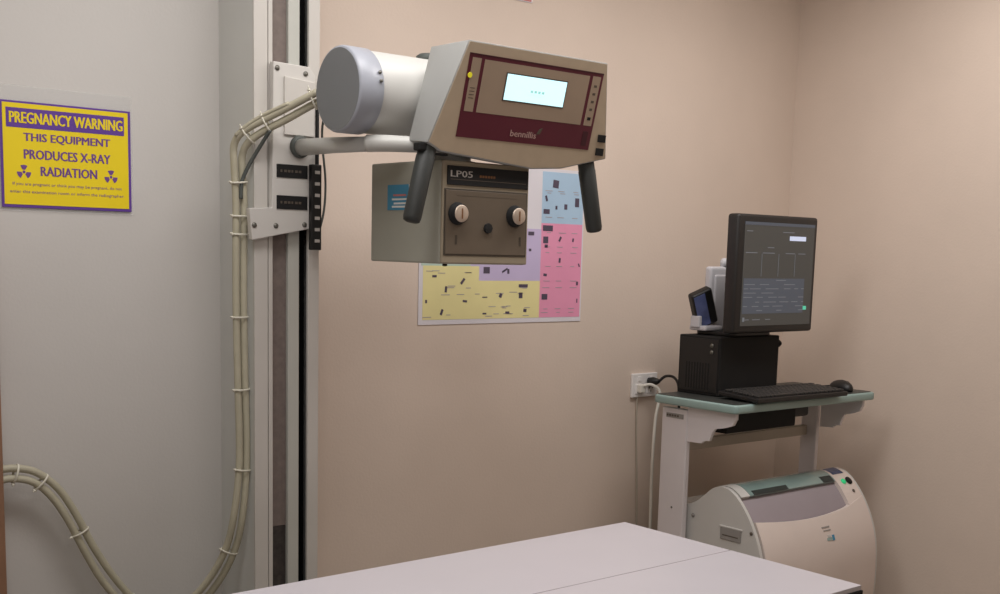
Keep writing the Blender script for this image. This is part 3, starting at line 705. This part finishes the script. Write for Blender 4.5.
# lid
mb = MB(); shell(mb, SX0+.066, SX1-.112, idx(.674), idy(2.497), .003, .010, 'glass'); smooth_by_angle(mb.obj('tinted_lid', t),30)
mb = MB(); shell(mb, SX0+.085, SX0+.27, idx(.6745), idx(.688), .0042, .004, 'darkslot'); mb.obj('feed_slot', t)
mb = MB(); shell(mb, SX0+.47, SX1-.120, idx(.676), idx(.692), .0042, .004, 'darkslot'); mb.obj('feed_slot', t)
# control pod
mb = MB(); shell(mb, SX1-.110, SX1-.0145, idx(.600), idy(2.497), .003, .014, 'scanfront'); pod = smooth_by_angle(mb.obj('control_pod', t),30)
mb = MB(); shell(mb, SX1-.098, SX1-.035, idx(.692), ITOP, .0045, .003, 'navy'); mb.obj('display', pod)
i_ = idx(.668); c_ = pp(i_,.004); n_ = nrm(i_)
mb = MB(); mb.lathe([(0,0),(.010,0),(.010,.004),(0,.005)], (SX1-.075,c_[0],c_[1]), (0,n_[0],n_[1]), 'green', 24); mb.obj('start_button', pod)
mb = MB(); mb.lathe([(0,0),(.015,0),(.015,.003),(0,.004)], (SX1-.043,c_[0],c_[1]), (0,n_[0],n_[1]), 'blackm', 24); mb.obj('keypad', pod)
i2 = idx(.640); c2 = pp(i2,.004); n2 = nrm(i2)
mb = MB(); mb.lathe([(0,0),(.006,0),(.006,.002),(0,.003)], (SX1-.05,c2[0],c2[1]), (0,n2[0],n2[1]), 'greyprint', 16); mb.obj('keypad', pod)
# badge on the front
def fpt(x, z, off=.0125):
    it = idx(z); n_ = nrm(it); u = (x-SX0)/(SX1-SX0); a0 = PRs[it-1]; a1 = PRs[it]; f_ = (z-a0[1])/(a1[1]-a0[1])
    return Vector((x, a0[0]*(1-f_)+a1[0]*f_+n_[0]*off-.006*math.sin(PI*u), z+n_[1]*off))
mb = MB()
def badge(x0,x1,z0,z1,m,off=.0058):
    mb.hexa([fpt(x0,z0,off),fpt(x1,z0,off),fpt(x1,z1,off),fpt(x0,z1,off),fpt(x0,z0,off-.002),fpt(x1,z0,off-.002),fpt(x1,z1,off-.002),fpt(x0,z1,off-.002)], m)
badge(3.340,3.382,.552,.556,'vent'); badge(3.345,3.385,.542,.545,'vent'); badge(3.357,3.385,.510,.519,'teal'); badge(3.386,3.398,.508,.526,'bluelabel'); badge(3.362,3.376,.521,.529,'scanside')
mb.obj('maker_badge', fc)

t.location.z -= .009
# ------------------------------------------------------------------ lights
def area(name, loc, rot, sx, sy, power, col):
    l = bpy.data.lights.new(name, 'AREA'); l.shape = 'RECTANGLE'; l.size = sx; l.size_y = sy; l.energy = power; l.color = col
    o = bpy.data.objects.new(name, l); COL.objects.link(o); o.location = loc; o.rotation_euler = rot; return o
area('ceiling_light_a', (1.2,1.95,CH-.02), (0,0,0), 1.6, .5, 19.5, (1,.975,.965))
area('ceiling_light_b', (2.85,1.85,CH-.02), (0,0,0), 1.2, .5, 18, (1,.965,.94))
area('ceiling_light_c', (.3,.2,CH-.02), (0,0,0), 1.2, .6, 18, (1,.975,.965))
wd = bpy.data.worlds.new('world'); SC.world = wd; wd.use_nodes = True
wd.node_tree.nodes['Background'].inputs[0].default_value = (.9,.92,1,1); wd.node_tree.nodes['Background'].inputs[1].default_value = .1

# ------------------------------------------------------------------ camera
yaw, pit, rol = math.radians(49.944), math.radians(7.893), math.radians(1.4933)
F = Vector((math.cos(yaw)*math.cos(pit), math.sin(yaw)*math.cos(pit), -math.sin(pit)))
R0 = Vector((math.sin(yaw), -math.cos(yaw), 0)); U0 = R0.cross(F)
Rv = R0*math.cos(rol)+U0*math.sin(rol); Uv = U0*math.cos(rol)-R0*math.sin(rol)
cam = bpy.data.cameras.new('camera'); co_ = bpy.data.objects.new('camera', cam); COL.objects.link(co_)
mw = Matrix((Rv, Uv, -F)).transposed().to_4x4(); mw.translation = Vector((0,0,1.45)); co_.matrix_world = mw
cam.sensor_width = 36; cam.lens = 36*1.175; cam.shift_y = .1157; cam.clip_start = .05
SC.camera = co_
SC.view_settings.view_transform = 'Standard'; SC.view_settings.look = 'None'; SC.view_settings.exposure = 0; SC.view_settings.gamma = 1
SC.cycles.use_denoising = True
